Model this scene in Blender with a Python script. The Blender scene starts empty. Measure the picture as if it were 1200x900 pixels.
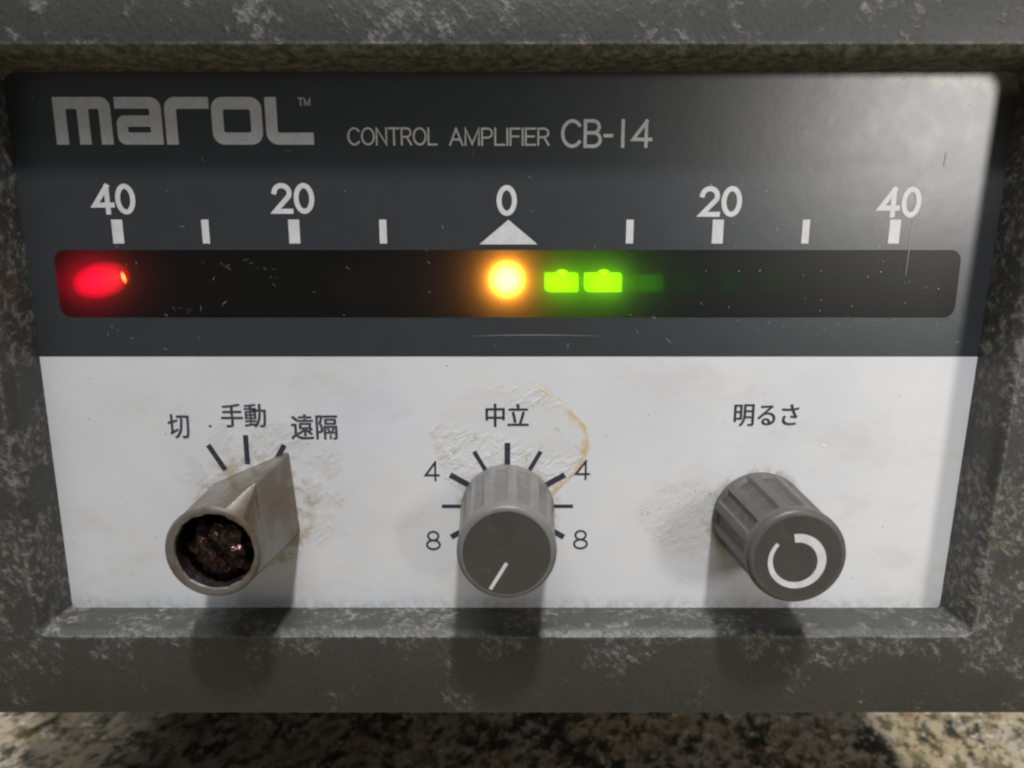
import bpy, bmesh, math, random
from mathutils import Vector, Matrix, noise as mn
random.seed(7)
MM = 0.001
sc = bpy.context.scene
C = sc.collection
R = math.radians

# ------------------------------------------------------------------ camera
cd = bpy.data.cameras.new('camera'); cam = bpy.data.objects.new('camera', cd); C.objects.link(cam)
cam.location = (0, -105*MM, 0)
cam.rotation_euler = (R(90) - math.atan(0.188), 0, 0)
cd.sensor_width = 36; cd.lens = 36*780/1200
cd.clip_start = 0.002; cd.clip_end = 20
cd.dof.use_dof = True; cd.dof.focus_distance = 0.106; cd.dof.aperture_fstop = 15
sc.camera = cam

# ------------------------------------------------------------------ light
w = bpy.data.worlds.new('World'); sc.world = w; w.use_nodes = True
bg = w.node_tree.nodes['Background']; bg.inputs[0].default_value = (0.93, 0.97, 1.0, 1); bg.inputs[1].default_value = 0.115

def area(name, loc, target, size, power, col):
    l = bpy.data.lights.new(name, 'AREA'); l.shape = 'DISK'; l.size = size; l.energy = power; l.color = col
    o = bpy.data.objects.new(name, l); C.objects.link(o); o.location = loc
    o.rotation_euler = (Vector(target) - Vector(loc)).to_track_quat('-Z', 'Y').to_euler()
    return o
# ceiling lamp, high above and a little in front of the panel
area('ceiling_lamp', (0.10, -0.48, 1.11), (0, 0, -0.03), 0.09, 16.5, (0.985, 0.985, 1.0))
# added soft fill lamp from above: lights the panel, leaves the space beneath dark
area('soft_fill_lamp', (-0.15, -0.62, 1.42), (0, 0, -0.03), 0.8, 10.5, (0.96, 0.98, 1.0))
# shaded lamp to the right: its cone only reaches the right end of the unit
sl = bpy.data.lights.new('side_lamp', 'SPOT'); sl.energy = 7.6; sl.color = (1.0, 0.975, 0.93)
sl.shadow_soft_size = 0.07; sl.spot_size = R(26.0); sl.spot_blend = 0.20
so = bpy.data.objects.new('side_lamp', sl); C.objects.link(so); so.location = (0.37, -0.47, 0.12)
so.rotation_euler = (Vector((0.158, 0, 0.0)) - so.location).to_track_quat('-Z', 'Y').to_euler()

sc.view_settings.view_transform = 'Standard'; sc.view_settings.look = 'None'
sc.view_settings.exposure = -0.19; sc.view_settings.gamma = 1; sc.view_settings.use_curve_mapping = False
sc.cycles.filter_width = 2.2
sc.cycles.max_bounces = 8

# ------------------------------------------------------------------ node helpers
class NT:
    def __init__(s, name):
        s.m = bpy.data.materials.new(name); s.m.use_nodes = True
        s.t = s.m.node_tree; s.t.nodes.clear()
        s.out = s.t.nodes.new('ShaderNodeOutputMaterial')
        tc = s.t.nodes.new('ShaderNodeTexCoord')
        vm = s.t.nodes.new('ShaderNodeVectorMath'); vm.operation = 'SCALE'; vm.inputs['Scale'].default_value = 1000
        s.t.links.new(tc.outputs['Object'], vm.inputs[0]); s.P = vm.outputs[0]   # object position in millimetres
    def n(s, typ, **kw):
        nd = s.t.nodes.new(typ)
        for k, v in kw.items(): setattr(nd, k, v)
        return nd
    def put(s, sock, v):
        if isinstance(v, bpy.types.NodeSocket): s.t.links.new(v, sock)
        elif isinstance(v, (tuple, list)) and len(v) == 3 and sock.type == 'RGBA': sock.default_value = (*v, 1)
        else: sock.default_value = v
    def math(s, op, a, b=0.0, c=None, clamp=False):
        nd = s.n('ShaderNodeMath', operation=op, use_clamp=clamp)
        s.put(nd.inputs[0], a); s.put(nd.inputs[1], b)
        if c is not None: s.put(nd.inputs[2], c)
        return nd.outputs[0]
    def step(s, v, lo, hi, a=0.0, b=1.0):
        nd = s.n('ShaderNodeMapRange', interpolation_type='SMOOTHSTEP')
        for k, x in zip(('Value', 'From Min', 'From Max', 'To Min', 'To Max'), (v, lo, hi, a, b)): s.put(nd.inputs[k], x)
        return nd.outputs[0]
    def xform(s, loc=(0,0,0), rot=(0,0,0), scale=(1,1,1), vec=None):
        nd = s.n('ShaderNodeMapping'); s.put(nd.inputs['Vector'], vec or s.P)
        nd.inputs['Location'].default_value = loc; nd.inputs['Rotation'].default_value = rot; nd.inputs['Scale'].default_value = scale
        return nd.outputs[0]
    def noise(s, scale, detail=4, rough=0.6, vec=None, dist=0.0, off=None):
        nd = s.n('ShaderNodeTexNoise')
        v = vec or s.P
        if off is not None: v = s.xform(loc=(off, off*1.7, -off), vec=v)
        s.put(nd.inputs['Vector'], v)
        nd.inputs['Scale'].default_value = scale; nd.inputs['Detail'].default_value = detail
        nd.inputs['Roughness'].default_value = rough; nd.inputs['Distortion'].default_value = dist
        return nd.outputs['Fac']
    def voro(s, scale, vec=None, feature='F1', rnd=1.0):
        nd = s.n('ShaderNodeTexVoronoi', feature=feature); s.put(nd.inputs['Vector'], vec or s.P)
        nd.inputs['Scale'].default_value = scale; nd.inputs['Randomness'].default_value = rnd
        return nd.outputs['Distance']
    def mix(s, f, a, b):
        nd = s.n('ShaderNodeMix', data_type='RGBA'); s.put(nd.inputs[0], f); s.put(nd.inputs[6], a); s.put(nd.inputs[7], b)
        return nd.outputs[2]
    def mul(s, *a):
        r = a[0]
        for b in a[1:]: r = s.math('MULTIPLY', r, b)
        return r
    def sep(s):
        nd = s.n('ShaderNodeSeparateXYZ'); s.put(nd.inputs[0], s.P); return nd.outputs
    def ell(s, cx, cz, rx, rz, wob=0.0, ws=0.25, off=0.0, ang=0.0):
        """normalised distance from an ellipse centre on the panel, with an uneven outline"""
        v = s.xform(loc=(-cx, 0, -cz))
        v = s.xform(rot=(0, ang, 0), vec=v)
        v = s.xform(scale=(1/rx, 0, 1/rz), vec=v)
        l = s.n('ShaderNodeVectorMath', operation='LENGTH'); s.put(l.inputs[0], v)
        d = l.outputs['Value']
        if wob: d = s.math('ADD', d, s.math('MULTIPLY', s.math('SUBTRACT', s.noise(ws, 3, off=off), 0.5), wob))
        return d
    def bump(s, h, strength=0.3, dist=0.0003):
        nd = s.n('ShaderNodeBump'); s.put(nd.inputs['Height'], h)
        s.put(nd.inputs['Strength'], strength); nd.inputs['Distance'].default_value = dist
        return nd.outputs[0]
    def principled(s, col, rough=0.5, metal=0.0, spec=0.5, normal=None, coat=0.0, **kw):
        b = s.n('ShaderNodeBsdfPrincipled')
        s.put(b.inputs['Base Color'], col); s.put(b.inputs['Roughness'], rough); s.put(b.inputs['Metallic'], metal)
        s.put(b.inputs['Specular IOR Level'], spec)
        if normal is not None: s.put(b.inputs['Normal'], normal)
        b.inputs['Coat Weight'].default_value = coat
        for k, v in kw.items(): s.put(b.inputs[k.replace('_', ' ')], v)
        return b.outputs[0]
    def done(s, sh):
        s.t.links.new(sh, s.out.inputs['Surface']); return s.m

M = {}
def make_bezel_mat(olive=0.0, name='worn grey paint'):
    t = NT(name)
    st = t.xform(rot=(0, R(38), 0)); st = t.xform(scale=(1, 1, 0.72), vec=st)       # wear runs in slanted streaks
    big = t.noise(0.11, 3, 0.55, off=3.1)
    mid = t.noise(0.42, 5, 0.7, vec=st, off=9.0)
    fine = t.noise(0.85, 6, 0.68, vec=st)
    x = t.sep()[0]
    zz = t.sep()[2]
    # the sides are worn all over, the middle of the top and bottom bars in patches
    side = t.math('MAXIMUM', t.step(x, 70, 75, 0, 1), t.step(x, -71, -76, 0, 1))
    low = t.math('MULTIPLY', t.step(zz, -68, -60, -0.10, 0.09), t.math('LESS_THAN', zz, -40.0))
    a = t.math('ADD', t.math('ADD', mid, t.math('MULTIPLY', t.math('SUBTRACT', big, 0.5), 1.0)), t.math('ADD', t.math('MULTIPLY', side, 0.11), low))
    patch = t.step(a, 0.53, 0.68)
    speck = t.step(fine, 0.45, 0.66)
    wear = t.mul(patch, t.math('ADD', t.math('MULTIPLY', speck, 0.95), 0.05))
    base = t.mix(t.noise(0.12, 3, off=20), (0.043, 0.044, 0.040), (0.062, 0.062, 0.058))
    base = t.mix(t.math('MULTIPLY', t.step(t.noise(2.2, 3, 0.7), 0.48, 0.70), 0.6), base, (0.020, 0.023, 0.017))
    hue = t.mix(t.step(t.noise(0.5, 3, off=33), 0.42, 0.62), (0.215, 0.215, 0.205), (0.20, 0.178, 0.128))
    col = t.mix(wear, base, hue)
    tan = t.mul(t.step(t.noise(0.9, 4, 0.75, off=44), 0.60, 0.72), t.step(mid, 0.45, 0.6))
    col = t.mix(t.math('MULTIPLY', tan, 0.45), col, (0.30, 0.22, 0.12))
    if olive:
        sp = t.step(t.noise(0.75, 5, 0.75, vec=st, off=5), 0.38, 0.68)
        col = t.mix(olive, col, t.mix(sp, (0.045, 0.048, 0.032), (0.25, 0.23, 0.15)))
    geo = t.n('ShaderNodeNewGeometry'); bev = t.n('ShaderNodeBevel'); bev.samples = 4; bev.inputs['Radius'].default_value = 0.0009
    dt = t.n('ShaderNodeVectorMath', operation='DOT_PRODUCT'); t.put(dt.inputs[0], geo.outputs['Normal']); t.put(dt.inputs[1], bev.outputs[0])
    rub = t.mul(t.step(dt.outputs['Value'], 0.995, 0.93), t.step(t.noise(0.5, 5, 0.75, off=60), 0.44, 0.58))
    col = t.mix(t.math('MULTIPLY', rub, 0.6), col, (0.33, 0.32, 0.30))
    h = t.math('ADD', t.math('MULTIPLY', wear, 0.5), t.math('ADD', t.math('MULTIPLY', fine, 0.6), t.math('MULTIPLY', mid, 0.5)))
    rough = t.math('ADD', 0.42, t.math('MULTIPLY', wear, 0.25))
    return t.done(t.principled(col, rough, 0, 0.45, t.bump(h, 0.55, 0.00035)))
M['bezel'] = make_bezel_mat()
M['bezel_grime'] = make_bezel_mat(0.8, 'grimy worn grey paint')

# white control panel: aged film with blisters and water stains round the shafts
t = NT('aged white panel film')
col = t.mix(t.step(t.noise(0.05, 4, off=2), 0.35, 0.65), (0.685, 0.69, 0.715), (0.735, 0.738, 0.75))
col = t.mix(t.math('MULTIPLY', t.step(t.noise(0.6, 5, 0.75), 0.60, 0.8), 0.35), col, (0.50, 0.49, 0.46))
lav = t.step(t.ell(-22, -24.5, 8, 8, 0.6, 0.15, 4), 0.3, 1.3, 1, 0)
col = t.mix(t.math('MULTIPLY', lav, 0.35), col, (0.71, 0.70, 0.80))
smu = t.step(t.noise(0.085, 5, 0.7, vec=t.xform(rot=(0, R(35), 0), scale=(0.6, 1, 1.2)), off=71), 0.50, 0.72)
col = t.mix(t.math('MULTIPLY', smu, 0.55), col, (0.60, 0.59, 0.545))
hair = t.step(t.noise(0.9, 2, 0.5, vec=t.xform(rot=(0, R(-38), 0), scale=(0.05, 1, 3.0)), off=77), 0.70, 0.76)
col = t.mix(t.math('MULTIPLY', hair, 0.25), col, (0.46, 0.45, 0.42))
st = t.xform(rot=(0, R(40), 0)); st = t.xform(scale=(0.45, 1, 1.0), vec=st)
rip = t.noise(0.85, 3, 0.55, vec=st, dist=0.5)
ripe = t.step(rip, 0.44, 0.60)
# film lifted above the middle knob
d2 = t.ell(-0.6, -30.0, 12.6, 10.6, 0.26, 0.16, 1.0)
in2 = t.step(d2, 0.97, 1.0, 1, 0)
edge2 = t.mul(t.step(d2, 0.86, 0.985), t.step(d2, 1.0, 1.03, 1, 0))
xs = t.sep()[0]; zs = t.sep()[2]
right2 = t.step(xs, 2, 9)
vis2 = t.mul(in2, t.math('MAXIMUM', t.mul(t.step(zs, -24.5, -22.5), t.step(xs, -5, 2)), t.step(t.math('ADD', zs, t.math('MULTIPLY', xs, 0.25)), -27.5, -31)))
# round the selector knob and left of the brightness knob
d1 = t.ell(-41, -38.0, 15.5, 13.5, 0.5, 0.2, 6.0)
vis1 = t.mul(t.step(d1, 0.75, 1.02, 1, 0), t.step(t.noise(0.22, 2, off=12), 0.42, 0.58))
d3 = t.ell(29.0, -42.5, 9.0, 7.0, 0.45, 0.2, 8.0)
vis3 = t.step(d3, 0.72, 1.05, 1, 0)
pits = t.step(t.noise(2.3, 2, 0.6, off=15), 0.66, 0.72)
col = t.mix(t.math('MULTIPLY', in2, 0.30), col, (0.66, 0.655, 0.64))
col = t.mix(t.mul(edge2, t.math('ADD', t.mul(right2, t.step(t.noise(0.35, 3, off=18), 0.35, 0.6)), 0.10)), col, (0.63, 0.51, 0.33))
amber = t.mul(t.math('MAXIMUM', vis2, t.math('MULTIPLY', in2, right2)), t.step(t.noise(0.42, 3, 0.6, off=25), 0.60, 0.68))
col = t.mix(t.math('MULTIPLY', amber, 0.65), col, (0.58, 0.40, 0.18))
grey1 = t.math('MULTIPLY', t.math('MAXIMUM', vis1, vis3), 0.35)
col = t.mix(grey1, col, (0.55, 0.545, 0.53))
col = t.mix(t.math('MULTIPLY', t.mul(vis3, pits), 0.8), col, (0.26, 0.25, 0.23))
# brown grime creeping out from under each knob
for cx, cz, r in ((-42.6, -41.2, 11.0), (-0.8, -41.0, 8.7), (41.0, -42.3, 9.2)):
    g = t.mul(t.step(t.ell(cx, cz, r, r, 0.5, 0.3, cx), 0.82, 1.04, 1, 0), 0.6)
    col = t.mix(t.mul(g, t.step(t.noise(0.5, 4, 0.7, off=cx + 50), 0.40, 0.62)), col, (0.36, 0.27, 0.15))
# dirt along the bottom edge
e = t.math('MULTIPLY', t.step(zs, -56.0, -58.6), t.step(t.noise(0.7, 4, 0.7, off=31), 0.35, 0.65))
col = t.mix(t.math('MULTIPLY', e, 0.4), col, (0.25, 0.24, 0.21))
hgt = t.math('ADD', t.mul(t.math('MAXIMUM', vis2, t.math('MAXIMUM', t.math('MULTIPLY', vis1, 0.6), t.math('MULTIPLY', vis3, 0.4))), ripe),
             t.math('ADD', t.math('MULTIPLY', t.noise(0.5, 4, off=40), 0.10), t.math('MULTIPLY', t.step(d2, 0.90, 1.0, 1, 0), 0.5)))
M['white'] = t.done(t.principled(col, 0.36, 0, 0.45, t.bump(hgt, 0.30, 0.00020)))

# black display panel
t = NT('scratched black panel film')
xs = t.sep()[0]; zs = t.sep()[2]
n1 = t.noise(0.25, 5, 0.7)
col = t.mix(n1, (0.026, 0.031, 0.036), (0.034, 0.037, 0.041))
dust = t.mul(t.step(t.noise(1.6, 5, 0.8, off=7), 0.62, 0.80), 0.25)
col = t.mix(dust, col, (0.16, 0.16, 0.15))
crust = t.mul(t.step(t.math('ADD', zs, t.math('MULTIPLY', xs, 0.05)), 26.5, 29.5), t.step(xs, 30, 66), t.step(t.noise(0.6, 5, 0.7, off=13), 0.35, 0.62))
col = t.mix(t.math('MULTIPLY', crust, 0.8), col, (0.36, 0.31, 0.22))
film = t.mul(t.step(t.ell(66, 18, 16, 17, 0.7, 0.10, 21), 0.2, 1.0, 1, 0), 0.09)  # pale glare haze painted into the panel colour at upper right
col = t.mix(film, col, (0.42, 0.40, 0.37))
M['black'] = t.done(t.principled(col, t.math('ADD', 0.31, t.math('MULTIPLY', n1, 0.08)), 0, 1.0, t.bump(t.noise(0.35, 3), 0.08, 0.0002)))

# smoked display window: tinted, faintly milky
t = NT('smoked display window')
tr = t.n('ShaderNodeBsdfTransparent'); tr.inputs[0].default_value = (0.50, 0.50, 0.50, 1)
tl = t.n('ShaderNodeBsdfTranslucent'); tl.inputs[0].default_value = (0.75, 0.75, 0.75, 1)
df = t.n('ShaderNodeBsdfDiffuse'); df.inputs[0].default_value = (0.004, 0.004, 0.004, 1)
gl = t.n('ShaderNodeBsdfGlossy'); gl.inputs['Roughness'].default_value = 0.36
m1 = t.n('ShaderNodeMixShader'); m1.inputs[0].default_value = 0.34; t.t.links.new(tr.outputs[0], m1.inputs[1]); t.t.links.new(tl.outputs[0], m1.inputs[2])
m2 = t.n('ShaderNodeMixShader'); m2.inputs[0].default_value = 0.30; t.t.links.new(m1.outputs[0], m2.inputs[1]); t.t.links.new(df.outputs[0], m2.inputs[2])
fr = t.n('ShaderNodeFresnel'); fr.inputs[0].default_value = 1.47
m3 = t.n('ShaderNodeMixShader'); t.t.links.new(fr.outputs[0], m3.inputs[0]); t.t.links.new(m2.outputs[0], m3.inputs[1]); t.t.links.new(gl.outputs[0], m3.inputs[2])
M['window'] = t.done(m3.outputs[0])

def simple(name, col, rough=0.5, metal=0.0, spec=0.5, var=0.0, vs=1.0, bump=0.0, worn=None):
    t = NT(name); c = col
    if var:
        c = t.mix(t.step(t.noise(vs, 4, 0.7), 0.35, 0.68), tuple(v*(1-var) for v in col), tuple(min(1, v*(1+var)) for v in col))
    if worn: c = t.mix(t.math('MULTIPLY', t.step(t.noise(2.6, 4, 0.8, off=5), 0.60, 0.70), 0.75), c, worn)
    nm = t.bump(t.noise(vs*2, 4, 0.7), bump, 0.0002) if bump else None
    return t.done(t.principled(c, rough, metal, spec, nm))
M['print_white'] = simple('white screen print', (0.68, 0.68, 0.68), 0.45, var=0.07, vs=0.5, worn=(0.2, 0.2, 0.2))
M['print_grey'] = simple('grey screen print', (0.76, 0.78, 0.81), 0.45, var=0.06, vs=0.6, worn=(0.25, 0.25, 0.24))
M['print_thin'] = simple('thin pale print', (0.74, 0.74, 0.71), 0.45, var=0.10, vs=0.8)
M['print_dark'] = simple('dark blue black print', (0.035, 0.038, 0.055), 0.5, var=0.25, vs=1.2, worn=(0.3, 0.3, 0.32))
M['print_faded'] = simple('faded dark print', (0.060, 0.062, 0.085), 0.5, var=0.35, vs=1.6, worn=(0.35, 0.35, 0.36))
M['cavity'] = simple('black display board', (0.010, 0.009, 0.009), 0.45)
M['dust'] = simple('pale dust', (0.62, 0.60, 0.55), 0.6)
M['drip'] = simple('dried drip', (0.40, 0.40, 0.39), 0.4)
M['scuff'] = simple('dull scuff', (0.05, 0.05, 0.046), 0.6)
M['arc'] = simple('pale scuff', (0.13, 0.13, 0.115), 0.5)
M['ghost'] = simple('unlit segment plastic', (0.02, 0.035, 0.016), 0.4)

def knob_mat(name, c0, c1, grime, taper=None):
    t = NT(name)
    col = t.mix(t.step(t.noise(0.35, 5, 0.7), 0.3, 0.7), c0, c1)
    col = t.mix(t.math('MULTIPLY', t.step(t.noise(0.5, 4, 0.75, off=4), 0.56, 0.72), grime), col, (0.17, 0.125, 0.075))
    if taper:
        q = t.xform(scale=(1, 0, 1)); l = t.n('ShaderNodeVectorMath', operation='LENGTH'); t.put(l.inputs[0], q)
        hh = t.math('MULTIPLY', t.sep()[1], -1.0)
        rx = t.math('ADD', taper[0], t.math('MULTIPLY', hh, (taper[1]-taper[0])/13))
        gr = t.mul(t.step(t.math('SUBTRACT', rx, l.outputs['Value']), taper[2]*.35, taper[2]*.9), t.step(hh, 13.6, 13.2), t.step(t.noise(0.45, 4, 0.7, off=19), 0.25, 0.6))
        col = t.mix(t.math('MULTIPLY', gr, taper[3]), col, (0.050, 0.042, 0.030))
    sc_ = t.step(t.noise(2.5, 3, 0.7, off=9), 0.66, 0.74)
    col = t.mix(t.math('MULTIPLY', sc_, 0.25), col, (0.30, 0.29, 0.27))
    return t.done(t.principled(col, t.math('ADD', 0.36, t.math('MULTIPLY', t.noise(0.8, 3), 0.15)), 0, 0.5, t.bump(t.noise(1.6, 4, 0.7), 0.12, 0.0002)))
M['knob'] = knob_mat('grey knob plastic', (0.150, 0.148, 0.142), (0.185, 0.182, 0.175), 0.45, (7.75, 7.05, 0.36, 0.32))
M['knob_dark'] = knob_mat('dark grey knob plastic', (0.082, 0.078, 0.070), (0.105, 0.100, 0.092), 0.55, (7.75, 7.1, 0.62, 0.7))
M['knob_face'] = knob_mat('shade-tinted knob face plastic', (0.054, 0.053, 0.047), (0.066, 0.064, 0.056), 0.4)  # front faces darker than the sides: their shade put into the colour
t = NT('worn plated pointer knob')
x = t.sep()[0]
g = t.step(t.noise(0.13, 4, 0.6), 0.38, 0.62)
col = t.mix(g, (0.205, 0.192, 0.172), (0.145, 0.106, 0.064))
col = t.mix(t.step(t.noise(0.9, 4, 0.75, off=3), 0.62, 0.78), col, (0.15, 0.105, 0.055))
col = t.mix(t.math('MULTIPLY', t.step(t.noise(3.0, 2, 0.6, off=8), 0.68, 0.74), 0.6), col, (0.5, 0.48, 0.45))
M['plated'] = t.done(t.principled(col, t.math('ADD', 0.24, t.math('MULTIPLY', t.noise(0.7, 3), 0.2)), 0.45, 0.5, t.bump(t.noise(0.5, 3, 0.6), 0.06, 0.0002)))
t = NT('dark brown recess')
col = t.mix(t.step(t.noise(0.55, 4, 0.7), 0.52, 0.68), (0.008, 0.006, 0.006), (0.055, 0.022, 0.010))  # near black with brown blotches
M['hole_dark'] = t.done(t.principled(col, 0.35, 0, 0.6, t.bump(t.noise(0.9, 5, 0.75), 0.8, 0.0006)))
t = NT('corroded brass screw')
col = t.mix(t.step(t.noise(0.9, 4, 0.7), 0.45, 0.62), (0.012, 0.008, 0.007), (0.085, 0.036, 0.022))
M['screw'] = t.done(t.principled(col, 0.16, 0.6, 0.6, t.bump(t.noise(0.8, 3, 0.6), 0.5, 0.0006)))

# mottled surface the unit hangs over
t = NT('mottled weathered surface')
st = t.xform(rot=(0, 0, R(28))); st = t.xform(scale=(1, 0.7, 1), vec=st)
b = t.noise(0.10, 5, 0.68, vec=st, off=2.0)
f = t.noise(0.36, 5, 0.75, vec=st, off=11.0)
col = t.mix(t.step(t.noise(0.05, 3, 0.6, off=3), 0.4, 0.6), (0.42, 0.33, 0.20), (0.44, 0.38, 0.30))
col = t.mix(t.step(f, 0.45, 0.58), col, (0.14, 0.115, 0.058))
col = t.mix(t.step(t.math('ADD', b, t.math('MULTIPLY', t.math('SUBTRACT', f, 0.5), 0.5)), 0.50, 0.62), col, (0.035, 0.034, 0.020))
col = t.mix(t.step(t.noise(0.26, 4, 0.7, off=17), 0.58, 0.67), col, (0.70, 0.64, 0.54))
col = t.mix(t.mul(t.step(t.noise(0.12, 3, 0.6, off=27), 0.60, 0.70), 0.7), col, (0.26, 0.13, 0.06))
M['ground'] = t.done(t.principled(col, 0.62, 0, 0.4, t.bump(t.math('ADD', f, b), 0.7, 0.0012)))

def lamp_mat(name, inner, outer, s_in, s_out, r0, r1, across=False):
    """a lit diffusing lens, brightest over its die (object space)"""
    t = NT(name)
    l = t.n('ShaderNodeVectorMath', operation='LENGTH'); t.put(l.inputs[0], t.xform(scale=(1, 0, 1)) if across else t.P)
    k = t.step(l.outputs['Value'], r0, r1)
    e = t.n('ShaderNodeEmission'); t.put(e.inputs[0], t.mix(k, inner, outer)); t.put(e.inputs[1], t.step(l.outputs['Value'], r0, r1, s_in, s_out))
    return t.done(e.outputs[0])
M['amber'] = lamp_mat('lit amber lamp', (1.0, 0.43, 0.055), (1.0, 0.20, 0.0), 46.0, 0.35, 1.6, 3.7)
M['red'] = lamp_mat('lit red lamp', (1.0, 0.004, 0.030), (1.0, 0.0, 0.02), 6.0, 0.0, 0.6, 4.3, True)
M['red_die'] = lamp_mat('red lamp die', (1.0, 0.30, 0.06), (1.0, 0.12, 0.04), 12.0, 2.0, 0.3, 1.25)
M['green'] = lamp_mat('lit green segment', (0.28, 1.0, 0.0), (0.24, 1.0, 0.0), 7.5, 6.5, 0.5, 3.0)
M['green_die'] = lamp_mat('green segment die', (0.42, 1.0, 0.01), (0.28, 1.0, 0.0), 9.0, 5, 0.1, 1.0)
M['green_dim'] = lamp_mat('dim green segment', (0.10, 0.8, 0.0), (0.08, 0.7, 0.0), 0.55, 0.30, 0.5, 3.0)

M['green_faint'] = lamp_mat('faintly lit green segment', (0.06, 0.6, 0.02), (0.05, 0.5, 0.02), 0.09, 0.05, 0.5, 3.0)  # spill from the lit segments put in as a faint glow of its own

# ------------------------------------------------------------------ mesh helpers (all sizes in mm; x right, z up, h = height out of the panel towards the viewer)
def link(name, me, mat, parent=None, smooth=False, mats=None):
    o = bpy.data.objects.new(name, me); C.objects.link(o)
    for m in (mats or [mat]): me.materials.append(m)
    if smooth:
        for p in me.polygons: p.use_smooth = True
    if parent is not None: o.parent = parent
    return o
def pydata(name, verts, faces):
    me = bpy.data.meshes.new(name); me.from_pydata([Vector(v)*MM for v in verts], [], faces); me.update()
    bm = bmesh.new(); bm.from_mesh(me); bmesh.ops.recalc_face_normals(bm, faces=bm.faces); bm.to_mesh(me); bm.free()
    return me
def box(x0, x1, y0, y1, z0, z1, bev=0.0, seg=2):
    bm = bmesh.new(); bmesh.ops.create_cube(bm, size=1)
    for v in bm.verts:
        v.co = Vector(((x0+x1)/2 + v.co.x*(x1-x0), (y0+y1)/2 + v.co.y*(y1-y0), (z0+z1)/2 + v.co.z*(z1-z0)))*MM
    if bev: bmesh.ops.bevel(bm, geom=bm.edges[:], offset=bev*MM, segments=seg, affect='EDGES', profile=0.5)
    me = bpy.data.meshes.new('m'); bm.to_mesh(me); bm.free(); return me
def rrect(x0, x1, z0, z1, r, n=8, rb=None):
    pts = []
    rb = r if rb is None else rb
    for cx, cz, a0, r in ((x1-r, z1-r, 0, r), (x0+r, z1-r, 90, r), (x0+rb, z0+rb, 180, rb), (x1-rb, z0+rb, 270, rb)):
        for k in range(n+1):
            a = R(a0 + 90*k/n); pts.append((cx + r*math.cos(a), cz + r*math.sin(a)))
    return pts
def rings(loops, close_start=False, close_end=False):
    """loops: lists of (x,y,z) with equal count -> skin"""
    n = len(loops[0]); V = [p for l in loops for p in l]; F = []
    for i in range(len(loops)-1):
        for k in range(n):
            F.append((i*n+k, i*n+(k+1) % n, (i+1)*n+(k+1) % n, (i+1)*n+k))
    if close_start: F.append(tuple(range(n)))
    if close_end: F.append(tuple(range((len(loops)-1)*n, len(loops)*n)))
    return V, F
def to_panel(me, cx, cz, h, sx=1.0, sz=1.0, ox=0.0, oz=0.0, rot=0.0):
    c, s = math.cos(rot), math.sin(rot)
    for v in me.vertices:
        x, z = (v.co.x-ox)*sx, (v.co.y-oz)*sz
        v.co = Vector((cx + x*c - z*s, -h - v.co.z, cz + x*s + z*c))*MM
    me.update()
def curve_mesh(cu):
    o = bpy.data.objects.new('tmp', cu); C.objects.link(o)
    dg = bpy.context.evaluated_depsgraph_get(); me = bpy.data.meshes.new_from_object(o.evaluated_get(dg))
    bpy.data.objects.remove(o); bpy.data.curves.remove(cu); return me
def flat(name, loops, mat, parent, h, cx=0, cz=0, s=1.0, rot=0.0):
    cu = bpy.data.curves.new(name, 'CURVE'); cu.dimensions = '2D'; cu.fill_mode = 'BOTH'
    for lp in loops:
        sp = cu.splines.new('POLY'); sp.points.add(len(lp)-1); sp.use_cyclic_u = True
        for p, q in zip(sp.points, lp): p.co = (q[0], q[1], 0, 1)
    me = curve_mesh(cu); to_panel(me, cx, cz, h, s, s, 0, 0, rot)
    return link(name, me, mat, parent)
def text(name, body, cx, cz, wd, ht, mat, parent, h, off=0.0, space=1.0, bold=0.0):
    cu = bpy.data.curves.new(name, 'FONT'); cu.body = body; cu.size = 1; cu.offset = off; cu.space_character = space
    me = curve_mesh(cu)
    xs = [v.co.x for v in me.vertices]; ys = [v.co.y for v in me.vertices]
    if bold:
        bm = bmesh.new(); bm.from_mesh(me); g = bmesh.ops.duplicate(bm, geom=bm.verts[:] + bm.edges[:] + bm.faces[:])['geom']
        for v in g:
            if isinstance(v, bmesh.types.BMVert): v.co += Vector((bold, bold*.3, 0.012))
        bm.to_mesh(me); bm.free()
    to_panel(me, cx, cz, h, wd/(max(xs)-min(xs)), ht/(max(ys)-min(ys)), (max(xs)+min(xs))/2, (max(ys)+min(ys))/2)
    return link(name, me, mat, parent)
def rpoly(pts):
    """polygon with rounded corners: (x, y, r)"""
    out = []; n = len(pts)
    for i, (x, y, r) in enumerate(pts):
        if r <= 0: out.append((x, y)); continue
        p = Vector((x, y)); a = (Vector(pts[i-1][:2])-p).normalized(); b = (Vector(pts[(i+1) % n][:2])-p).normalized()
        ang = a.angle(b); dd = r/math.tan(ang/2); c = p + (a+b).normalized()*(r/math.sin(ang/2))
        s, e = p + a*dd - c, p + b*dd - c
        a0 = math.atan2(s.y, s.x); da = (math.atan2(e.y, e.x) - a0 + math.pi) % (2*math.pi) - math.pi
        for k in range(9): out.append((c.x + r*math.cos(a0 + da*k/8), c.y + r*math.sin(a0 + da*k/8)))
    return out

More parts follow.
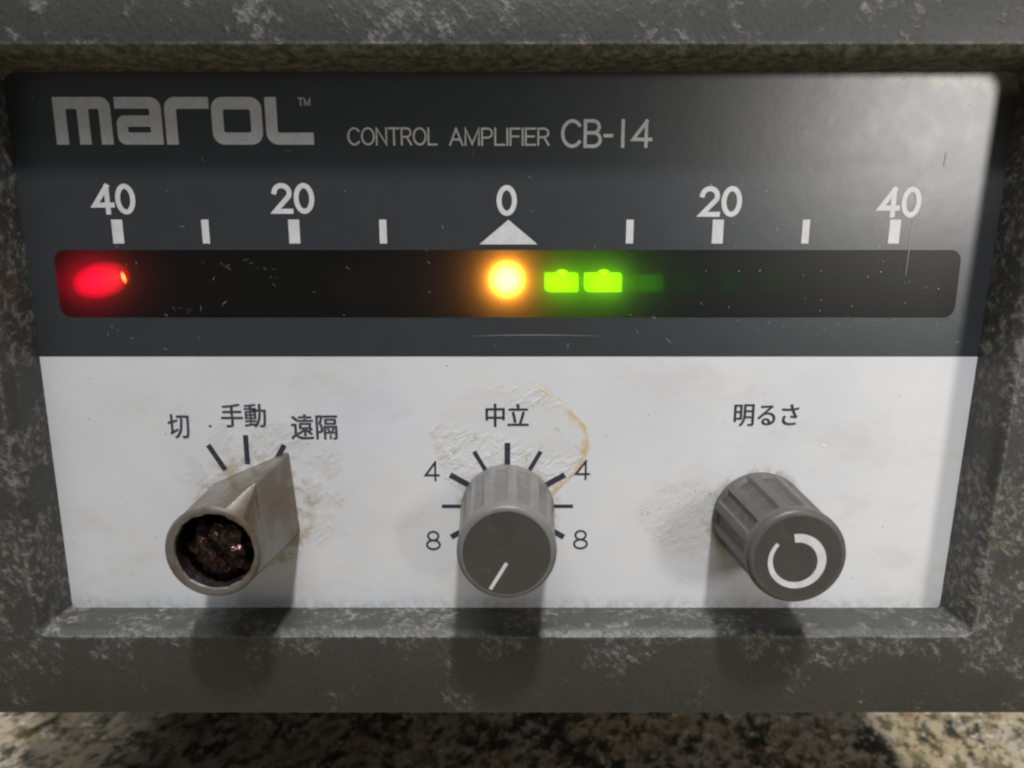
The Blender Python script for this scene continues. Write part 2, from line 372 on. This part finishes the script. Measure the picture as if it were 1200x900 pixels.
# plain single-stroke lettering, as engraved panels have it: glyph = (width, centre lines) for cap height 1
def el(cx, cy, rx, ry, a0, a1, n=22):
    return [(cx + rx*math.cos(R(a0+(a1-a0)*k/n)), cy + ry*math.sin(R(a0+(a1-a0)*k/n))) for k in range(n+1)]
def bowl(w_, y0, y1):
    r = (y1-y0)/2; return [(0, y1)] + el(w_-r*.95, (y0+y1)/2, r*.95, r, 90, -90, 12) + [(0, y0)]
GL = {
 '0': (.58, [el(.29, .5, .29, .5, 90, 450, 36)]), '4': (.66, [[(.49, 0), (.49, .97)], [(.50, .99), (0, .27), (.66, .27)]]),
 '2': (.58, [el(.29, .71, .28, .29, 170, -28, 18) + [(.02, 0), (.6, 0)]]),
 '8': (.58, [el(.29, .755, .235, .245, -90, 270, 28), el(.29, .255, .29, .255, 90, 450, 28)]),
 'C': (.66, [el(.36, .5, .36, .5, 42, 318, 30)]), 'O': (.72, [el(.36, .5, .36, .5, 90, 450, 36)]),
 'N': (.58, [[(0, 0), (0, 1), (.58, 0), (.58, 1)]]), 'T': (.60, [[(0, 1), (.6, 1)], [(.3, 0), (.3, 1)]]),
 'R': (.56, [[(0, 0), (0, 1)], bowl(.54, .47, 1), [(.30, .47), (.56, 0)]]), 'L': (.48, [[(0, 1), (0, 0), (.48, 0)]]),
 'A': (.66, [[(0, 0), (.33, 1), (.66, 0)], [(.11, .33), (.55, .33)]]), 'M': (.72, [[(0, 0), (0, 1), (.36, .05), (.72, 1), (.72, 0)]]),
 'P': (.54, [[(0, 0), (0, 1)], bowl(.54, .44, 1)]), 'I': (0.0, [[(0, 0), (0, 1)]]), 'F': (.48, [[(0, 0), (0, 1), (.48, 1)], [(0, .52), (.42, .52)]]),
 'E': (.50, [[(.5, 0), (0, 0), (0, 1), (.5, 1)], [(0, .52), (.44, .52)]]), 'B': (.56, [[(0, 0), (0, 1)], bowl(.52, .53, 1), bowl(.57, 0, .53)]),
 '-': (.24, [[(0, .42), (.24, .42)]]), '1': (.44, [[(.24, 0), (.24, 1)]]),
}
def strokes(name, body, cx, cz, wd, ht, lw, mat, parent, h, gap=0.22):
    x = 0.0; pl = []
    for ch in body:
        g = GL[ch]; pl += [[(x+px, py) for px, py in l] for l in g[1]]; x += g[0] + gap
    tw = x - gap; V = []; F = []
    for i, l in enumerate(pl):
        q = [Vector((cx - wd/2 + lw/2 + px/tw*(wd-lw), cz - ht/2 + lw/2 + py*(ht-lw))) for px, py in l]
        cyc = (q[0]-q[-1]).length < 1e-4
        if cyc: q = q[:-1]
        n = len(q); b = len(V); hh = h + 0.010*(i % 3)
        for k in range(n):
            d0 = (q[k]-q[k-1]).normalized() if (k or cyc) else (q[1]-q[0]).normalized()
            d1 = (q[(k+1) % n]-q[k]).normalized() if (k < n-1 or cyc) else d0
            if not cyc and k == 0: d0 = d1
            p = q[k].copy()
            if not cyc and k == 0: p = p - d1*lw/2
            if not cyc and k == n-1: p = p + d0*lw/2
            m = Vector((-(d0+d1).y, (d0+d1).x))
            m = m.normalized() if m.length > 1e-6 else Vector((-d0.y, d0.x))
            m *= lw/2/max(0.42, abs(m.dot(Vector((-d0.y, d0.x)))))
            V += [(p.x+m.x, -hh, p.y+m.y), (p.x-m.x, -hh, p.y-m.y)]
        for k in range(n if cyc else n-1):
            a_, c_ = b+2*k, b+2*((k+1) % n); F.append((a_, a_+1, c_+1, c_))
    me = bpy.data.meshes.new(name); me.from_pydata([Vector(v)*MM for v in V], [], F); me.update()
    return link(name, me, mat, parent)

# ------------------------------------------------------------------ the surface below
def set_(o, **kw):
    for k, v in kw.items(): o[k] = v
    return o
GZ = -114.0
bm = bmesh.new(); bmesh.ops.create_grid(bm, x_segments=120, y_segments=80, size=1)
for v in bm.verts:
    x, y = v.co.x*420, v.co.y*260 + 40
    v.co = Vector((x, y, GZ + 0.7*mn.noise(Vector((x*0.05, y*0.05, 0))) - 0.5))*MM
me = bpy.data.meshes.new('ground'); bm.to_mesh(me); bm.free()
set_(link('ground', me, M['ground'], smooth=True), kind='structure')

# ------------------------------------------------------------------ the unit
unit = bpy.data.objects.new('control_amplifier', None); C.objects.link(unit); unit.empty_display_size = 0.02
set_(unit, label='worn dark grey control amplifier with black display, white panel and three knobs', category='amplifier')

# housing behind the front frame, and an unseen foot added to carry it and darken the space below
link('housing', box(-98.0, 89.5, 2.5, 96, -73.6, 42.6, 2.0), M['bezel'], unit)
link('unseen_foot_block', box(-97, 89, 54, 92, GZ-1.0, -73.3, 1.2), M['bezel'], unit)

# front frame
L = [(-75.2, 73.6, -58.7, 27.0, 2.6, 1.0), (-75.6, 73.9, -58.9, 27.7, 3.0, -5.2), (-75.9, 74.2, -59.2, 28.1, 3.3, -6.3), (-76.7, 75.0, -60.0, 28.9, 3.9, -7.0),
     (-97.5, 88.6, -72.7, 41.6, 4.6, -6.9), (-99.3, 90.2, -74.2, 43.0, 4.8, -6.2), (-100.3, 91.1, -75.0, 43.9, 5.0, -4.6), (-100.5, 91.3, -75.2, 44.1, 5.0, -2.0), (-100.5, 91.3, -75.2, 44.1, 5.0, 3.0),
     (-75.2, 73.6, -58.7, 27.0, 2.6, 3.0)]
V, F = rings([[(x + (0.022*(z+40) if x > 60 and l[4] < 4.5 else 0), l[5], z) for x, z in rrect(*l[:4], l[4]-(0.6 if l[4] < 4.5 else 0), rb=(l[4]-1.9 if l[4] < 4.5 else None))] for l in L])
me = pydata('bezel', V, F)
bez = link('bezel', me, M['bezel'], unit, smooth=True, mats=[M['bezel'], M['bezel_grime']])
for p in me.polygons:                                   # grimy underside of the top lip and the right wall
    c = p.center/MM
    if -6.8 < c.y < 0 and (c.z > 26.5) and -75 < c.x < 73.4: p.material_index = 1
bez.modifiers.new('es', 'EDGE_SPLIT').split_angle = R(38)

# ------------------------------------------------------------------ display panel
ZB = -15.3
WX0, WX1, WZ0, WZ1 = -71.0, 69.6, -9.1, 1.35
cu = bpy.data.curves.new('display_panel', 'CURVE'); cu.dimensions = '2D'; cu.fill_mode = 'BOTH'; cu.extrude = 0.5
for lp in ([(-75.6, ZB), (75.6, ZB), (75.6, 27.6), (-75.6, 27.6)], rrect(WX0, WX1, WZ0, WZ1, 1.7)):
    sp = cu.splines.new('POLY'); sp.points.add(len(lp)-1); sp.use_cyclic_u = True
    for p, q in zip(sp.points, lp): p.co = (q[0], q[1], 0, 1)
me = curve_mesh(cu)
for v in me.vertices: v.co = Vector((v.co.x, 0.5 - v.co.z, v.co.y))*MM
disp = link('display_panel', me, M['black'], unit); disp['label'] = 'black upper display panel with deflection scale'
H = 0.04
wn = flat('display_window', [rrect(WX0-0.2, WX1+0.2, WZ0-0.2, WZ1+0.2, 1.8)], M['window'], disp, -0.03)
# light box behind the window: four walls and a back
V, F = rings([[(x, y, z) for x, z in rrect(WX0-0.1, WX1+0.1, WZ0-0.1, WZ1+0.1, 1.7)] for y in (0.95, 5.5)], close_end=True)
link('light_box', pydata('light_box', V, F), M['cavity'], disp)

# maker's logo, letter by letter (units: 1/190 of the letter height)
LS = 6.75/190; LX, LZ = -68.35, 23.62
def logo(loops):
    flat('logo_letter', [[((x-35)*LS, -y*LS) for x, y in lp] for lp in loops], M['print_grey'], disp, H, LX, LZ)
logo([rpoly([(35,0,0),(275,0,42),(275,190,0),(225,190,0),(225,47,6),(182,47,6),(182,190,0),(133,190,0),(133,47,6),(87,47,6),(87,190,0),(35,190,0)])])
logo([rpoly([(293,0,0),(487,0,44),(487,190,0),(296,190,34),(296,73,34),(437,73,6),(437,46,8),(293,46,0)]), rpoly([(342,118,5),(437,118,5),(437,141,5),(342,141,5)])])
logo([rpoly([(500,0,46),(688,0,0),(688,47,0),(550,47,8),(550,190,0),(500,190,0)])])
logo([rpoly([(697,0,48),(909,0,48),(909,190,48),(697,190,48)]), rpoly([(746,49,10),(860,49,10),(860,141,10),(746,141,10)])])
logo([rpoly([(923,0,0),(972,0,0),(972,142,8),(1122,142,0),(1122,190,0),(923,190,50)])])
strokes('trademark_sign', 'TM', -30.9, 22.95, 1.9, 1.15, 0.17, M['print_thin'], disp, H, 0.18)
strokes('lettering', 'CONTROL', -17.95, 18.05, 13.5, 2.6, 0.29, M['print_thin'], disp, H, 0.16)
strokes('lettering', 'AMPLIFIER', -1.9, 18.0, 15.1, 2.6, 0.29, M['print_thin'], disp, H, 0.17)
strokes('lettering', 'CB-14', 14.2, 18.45, 13.7, 4.1, 0.50, M['print_grey'], disp, H, 0.19)

for s, x, z, wd in (('40', -60.75, 8.95, 6.6), ('20', -33.4, 9.05, 6.5), ('0', -0.8, 8.75, 3.1), ('20', 31.85, 8.6, 6.5), ('40', 59.2, 8.5, 6.5)):
    strokes('numeral', s, x, z, wd, 4.55, 0.76, M['print_white'], disp, H, 0.24)
for k, x in ((0, -60.66), (1, -47.14), (0, -33.5), (1, -19.83), (1, 18.12), (0, 31.65), (1, 45.18), (0, 58.84)):
    hw = 0.85 if k == 0 else 0.56
    flat('tick_mark', [[(x-hw, 2.32), (x+hw, 2.32), (x+hw, 5.92), (x-hw, 5.92)]], M['print_white'], disp, H)
flat('zero_marker', [[(-5.05, 2.2), (3.95, 2.2), (-0.55, 5.9)]], M['print_white'], disp, H)

# scratches, dust and a dried drip
def slivers(n, fx, mat, name, kind, wmin=0.03, wmax=0.07, lmin=0.12, lmax=0.6, h=0.05):
    V = []; F = []
    for _ in range(n):
        x, z, a = fx(); l = random.uniform(lmin, lmax)*random.uniform(.4, 1); w_ = random.uniform(wmin, wmax)
        m = random.randint(3, 5); b = len(V); px, pz = x, z; aa = a
        for k in range(m):
            ww = w_*(1 - abs(2*k/(m-1)-1)*0.8); nx, nz = -math.sin(aa), math.cos(aa)
            V += [(px+nx*ww, -h, pz+nz*ww), (px-nx*ww, -h, pz-nz*ww)]
            px += math.cos(aa)*l/(m-1); pz += math.sin(aa)*l/(m-1); aa += random.uniform(-.5, .5)
        for k in range(m-1): F.append((b+2*k, b+2*k+1, b+2*k+3, b+2*k+2))
    o = link(name, pydata(name, V, F), mat, disp); o['kind'] = 'stuff'; return o
def everywhere(): return random.uniform(-73, 71), random.uniform(-14.5, 25), random.uniform(0, 6.28)
def rightside(): return random.triangular(20, 72, 62), random.uniform(-12, 16), random.uniform(0, 6.28)
def scuffarea():
    c = random.choice(((-45.5, -0.6, 3.0, 1.0), (-38.5, -2.6, 1.6, 1.5), (-42, -1.0, 3, 1.2), (-52, -7.2, 2.0, 0.6)))
    return random.gauss(c[0], c[2]*.55), random.gauss(c[1], c[3]*.6), random.gauss(-0.5, 0.7)
slivers(75, everywhere, M['drip'], 'scratches', 'stuff', 0.02, 0.05, 0.3, 1.6)
slivers(45, rightside, M['dust'], 'dust_specks', 'stuff', 0.04, 0.09, 0.08, 0.4)
slivers(18, scuffarea, M['scuff'], 'scuffs', 'stuff', 0.05, 0.14, 0.6, 1.9)
flat('drip_mark', [[(61.40, 8.0), (61.48, 8.0), (61.45, 2), (61.3, -2.5), (61.25, -2.5), (61.37, 2)]], M['drip'], disp, 0.052)
flat('drip_mark', [[(65.2, 13.8), (65.4, 13.8), (65.5, 15.6), (65.4, 15.8), (65.3, 15.6)]], M['dust'], disp, 0.052)
arc = [(-7.7 + 22.5*k/20, -12.05 + 0.35*math.sin(math.pi*k/20)) for k in range(21)]
flat('scuff_mark', [arc + [(x, z - 0.28*math.sin(math.pi*k/20) - 0.02) for k, (x, z) in reversed(list(enumerate(arc)))]], M['arc'], disp, 0.05)

# lamps behind the window
def lens(name, cx, cz, y, rx, rz, ry, mat, rot=0.0, n=24, m=8):
    lo = []
    for i in range(1, m):
        a = math.pi*i/m - math.pi/2
        lo.append([((math.cos(a)*rx*math.cos(2*math.pi*k/n)), math.sin(a)*ry, math.cos(a)*rz*math.sin(2*math.pi*k/n)) for k in range(n)])
    V, F = rings(lo, True, True); o = link(name, pydata(name, V, F), mat, disp, smooth=True)
    o.location = Vector((cx, y, cz))*MM; o.rotation_euler = (0, rot, 0); return o
al = lens('amber_lamp', -0.82, -3.2, 3.0, 4.1, 4.1, 1.6, M['amber']); al['label'] = 'glowing round amber lamp at zero'
rl = lens('red_lamp', -65.6, -3.35, 3.4, 4.5, 4.5, 4.5, M['red'], R(-14)); rl.scale = (1.45, 0.3, 0.84); rl['label'] = 'glowing red lamp at the left end of the window'
lens('red_lamp', -67.4, -4.5, 3.6, 4.5, 4.5, 4.5, M['red'], R(15)).scale = (1.0, 0.22, 0.7)
d_ = lens('lamp_die', -61.9, -2.9, 2.5, 0.36, 1.1, 0.4, M['red_die'], R(-14))
def segment(x0, x1, z0, z1, mat, die=None):
    sh = rpoly([(x0, z1, 0), (x1, z1, 0.5), (x1, z0, 0), (x0, z0, 0.9)])
    cx, cz = (x0+x1)/2, (z0+z1)/2
    V, F = rings([[(x-cx, y, z-cz) for x, z in sh] for y in (-0.9, 0.9)], True, True)
    o = link('green_segment', pydata('green_segment', V, F), mat, disp); o.location = Vector((cx, 3.0, cz))*MM
    if die: lens('lamp_die', cx + 0.1, z1 + 0.0, 2.4, 1.0, 0.5, 0.4, M['green_die'])
    return o
segment(5.2, 10.55, -5.2, -2.15, M['green'], True)
segment(11.5, 17.45, -5.2, -2.15, M['green'], True)
segment(18.9, 24.1, -5.2, -2.4, M['green_dim'])
segment(18.75, 19.1, -4.6, -2.9, M['green_dim'])
for k in range(6): segment(25.4 + 6.6*k, 30.6 + 6.6*k, -5.2, -2.4, M['green_faint'] if k < 3 else M['ghost'])

# ------------------------------------------------------------------ control panel
me = box(-75.6, 75.0, 0.0, 1.0, -59.2, ZB - 0.01)
ctl = link('control_panel', me, M['white'], unit); ctl['label'] = 'stained white lower panel with dark scale marks'
K1, K2, K3 = (-42.6, -41.0), (-0.75, -40.9), (41.1, -42.2)
def marks(K, spec):
    for a, r0, r1, wd in spec:
        a = R(a); dx, dz = math.sin(a), math.cos(a); nx, nz = dz*wd/2, -dx*wd/2
        flat('scale_mark', [[(K[0]+dx*r0-nx, K[1]+dz*r0-nz), (K[0]+dx*r0+nx, K[1]+dz*r0+nz), (K[0]+dx*r1+nx, K[1]+dz*r1+nz), (K[0]+dx*r1-nx, K[1]+dz*r1-nz)]], M['print_dark'], ctl, H)
marks((-43.4, -40.6), [(-30, 7.5, 12.4, 0.85), (0, 7.5, 12.4, 0.85), (30, 7.5, 12.4, 0.85)])
marks((K2[0], K2[1]+0.5), [(s*a, 6.5, 10.9, wd) for s in (-1, 1) for a, wd in ((30, 0.7), (60, 0.95), (90, 0.6), (120, 0.95))] + [(0, 6.5, 10.9, 0.95)])
kj = (('切', -54.2, -26.75, 3.4, 4.05), ('手動', -43.55, -24.95, 7.2, 3.95), ('遠隔', -32.2, -26.85, 7.5, 4.2), ('中立', -0.85, -24.9, 6.9, 3.85), ('明るさ', 41.1, -24.9, 10.4, 3.65))
for s, x, z, wd, ht in kj: text('lettering', s, x, z, wd, ht, M['print_faded'] if s in ('切', '手動', '遠隔') else M['print_dark'], ctl, H, 0.003, 1.0, 0.036)
for s, x, z in (('4', -13.15, -34.3), ('4', 11.6, -34.1), ('8', -13.2, -46.45), ('8', 11.5, -46.3)):
    strokes('numeral', s, x, z, 2.5, 3.45, 0.34, M['print_dark'], ctl, H)
flat('speck', [[(-49.3, -26.7), (-48.9, -26.9), (-48.75, -26.6), (-49.1, -26.45)]], M['print_dark'], ctl, H)
flat('chip', [[(50.6, -29.9), (51.0, -30.25), (51.35, -30.05), (50.9, -29.65)]], simple('bright chip', (0.95, 0.93, 0.84), 0.2), ctl, H)

V = []; F = []
for _ in range(55):
    x, z = random.uniform(-74, 72), random.uniform(-58, -16); r = random.uniform(0.05, 0.14); n = 6; b = len(V)
    V += [(x + r*random.uniform(.5, 1.3)*math.cos(6.283*k/n), -0.03, z + r*random.uniform(.5, 1.3)*math.sin(6.283*k/n)) for k in range(n)]; F.append(tuple(range(b, b+n)))
o = link('dirt_specks', pydata('dirt_specks', V, F), simple('dirt', (0.30, 0.28, 0.24), 0.8), ctl); o['kind'] = 'stuff'

# ------------------------------------------------------------------ knobs
KL = 15.6
def knob(name, K, mat, mat_face, r0, r1, nfl, ph, depth, ky=1.0):
    prof = [(0.0, r0-.05, 0), (0.5, r0+.03, 0), (0.9, None, .15), (1.5, None, 1), (4, None, 1), (8, None, 1), (12.3, None, 1), (12.8, None, .85), (13.2, None, .35), (13.5, None, 0), (13.9, r1+.10, 0), (14.5, r1+.12, 0), (15.0, r1+.06, 0), (15.3, r1-.08, 0), (15.5, r1-.30, 0), (15.58, r1-.55, 0), (15.6, r1-.8, 0)]
    n = nfl*12; lo = []
    for h, r, m in prof:
        if r is None: r = r0 + (r1 - r0)*h/13
        lp = []
        for k in range(n):
            a = 2*math.pi*k/n; q = (k/12 + 0.001) % 1
            g = max(0, min(1, (0.30 - abs(q-0.5))/0.07)); g = g*g*(3-2*g)
            rr = r - depth*g*m
            lp.append((rr*math.sin(a+ph), -h, rr*math.cos(a+ph)))
        lo.append(lp)
    V, F = rings(lo, True, False)
    o = link(name, pydata(name, V, F), mat, unit, smooth=True)
    o.location = Vector((K[0], 0, K[1]))*MM
    es = o.modifiers.new('es', 'EDGE_SPLIT'); es.split_angle = R(32)
    o.scale = (1, ky, 1)
    fc = link('knob_face', pydata('knob_face', [((r1-0.8)*math.sin(2*math.pi*k/64), -15.6, (r1-0.8)*math.cos(2*math.pi*k/64)) for k in range(64)], [tuple(range(64))]), mat_face, o)
    return o
nk = knob('neutral_knob', K2, M['knob'], M['knob_face'], 7.75, 7.05, 12, 0.12, 0.36, 1.09); nk['label'] = 'light grey fluted middle knob with white pointer line'
a = R(-150); p0, p1 = (0.0, -1.45), (-2.35, -5.45)
dv = Vector((p1[0]-p0[0], p1[1]-p0[1])).normalized(); nx, nz = -dv.y*0.26, dv.x*0.26
flat('pointer_line', [[(p0[0]+nx, p0[1]+nz), (p0[0]-nx, p0[1]-nz), (p1[0]-nx, p1[1]-nz), (p1[0]+nx, p1[1]+nz)]], M['print_white'], nk, 15.64)
bk = knob('brightness_knob', K3, M['knob_dark'], M['knob_face'], 7.75, 7.1, 12, 0.30, 0.62); bk['label'] = 'dark grey fluted right knob with white crescent'
cr = []; N = 60
A0, A1 = 100, -222
for k in range(N+1):
    a_ = R(A0 + (A1-A0)*k/N); cr.append((4.2*math.cos(a_) - 0.1, 4.2*math.sin(a_) - 0.55))
for k in range(N, -1, -1):
    f_ = k/N; a_ = R(A0 + (A1-A0)*f_); r_ = 2.9 + 0.75*max(0, (f_-0.25)/0.75)**1.1; cr.append((r_*math.cos(a_) - 0.1, r_*math.sin(a_) - 0.55))
flat('crescent_mark', [cr], M['print_white'], bk, 15.64)

# pointer knob with its cap missing
TIP = R(31)
angs = []
def sect(rc, tip, tw=0.32):
    pts = []
    for k in range(0, 37):                       # round back, from +86 to 274 degrees off the tip
        a = R(86 + 188*k/36); pts.append((rc*math.sin(a), rc*math.cos(a)))
    left = Vector(pts[-1]); right = Vector(pts[0]); tl = Vector((-tw, tip)); tr = Vector((tw, tip))
    for k in range(1, 8): pts.append(tuple(left.lerp(tl, k/8)))
    pts += [(-tw, tip), (-tw*.4, tip+.12), (tw*.4, tip+.12), (tw, tip)]
    for k in range(1, 8): pts.append(tuple(tr.lerp(right, k/8)))
    c, s = math.cos(-TIP), math.sin(-TIP)
    return [(x*c - z*s, x*s + z*c) for x, z in pts]
def circ(r, like):
    return [(r*x/math.hypot(x, z), r*z/math.hypot(x, z)) for x, z in like]
S0 = sect(8.0, 11.3); lo = []
for h, rc, tip in ((0, 8.0, 11.3), (0.25, 8.0, 11.3), (6, 7.55, 11.0), (12.4, 7.05, 10.5), (12.75, 7.0, 10.2)):
    lo.append([(x, -h, z) for x, z in sect(rc, tip)])
S9 = sect(6.8, 7.0, 1.4)
def blend(r, hh): return [(x, -hh, z) for x, z in circ(r, S9)]
lo.append(blend(6.85, 15.1)); lo.append(blend(6.6, 15.5)); lo.append(blend(6.3, 15.6))
HC = (0.35, 0.15)
def jag(x, z, r):                                # ragged lip of the broken opening
    return (0.055*mn.noise(Vector((x*.9, z*.9, 2.0))) + 0.02*mn.noise(Vector((x*2.2, z*2.2, 5.0))))*(1 if r > 5.05 else 0)
for r, hh in ((5.75, 15.55), (5.6, 15.3), (5.5, 13.0), (5.3, 7.0)):
    lo.append([(x*(1 + jag(x, z, r)) + HC[0], -hh, z*(1 + jag(x, z, r)) + HC[1]) for x, z in circ(r, S9)])
V, F = rings(lo, True, True)
me = pydata('selector_knob', V, F)
sk = link('selector_knob', me, None, unit, mats=[M['plated'], M['hole_dark']]); sk['label'] = 'worn plated pointer knob with its cap missing'
for p in me.polygons:
    c = p.center/MM; p.use_smooth = True
    if p.index >= 9*len(S0): p.material_index = 1          # inside of the opening
sk.location = Vector((K1[0], 0, K1[1]))*MM; sk.scale = (1, 1.07, 1)
sk.modifiers.new('es', 'EDGE_SPLIT').split_angle = R(13)
# burnt screw head in the recess: slotted, lumpy
bm = bmesh.new()
bmesh.ops.create_uvsphere(bm, u_segments=56, v_segments=36, radius=1)
for v in bm.verts:
    q = v.co.copy(); r = 1 + 0.34*mn.noise(q*2.3 + Vector((3, 1, 7))) + 0.16*mn.noise(q*5)
    x, y, z = q.x*4.5*r, q.y*2.4*r, q.z*4.5*r
    sl = abs(x*math.cos(R(35)) + z*math.sin(R(35)))
    if y < 0 and sl < 0.62: y *= 0.35
    v.co = Vector((x + HC[0] - .1, y - 12.7, z + HC[1] - .5))*MM
me = bpy.data.meshes.new('screw'); bm.to_mesh(me); bm.free()
link('screw', me, M['screw'], sk, smooth=True)
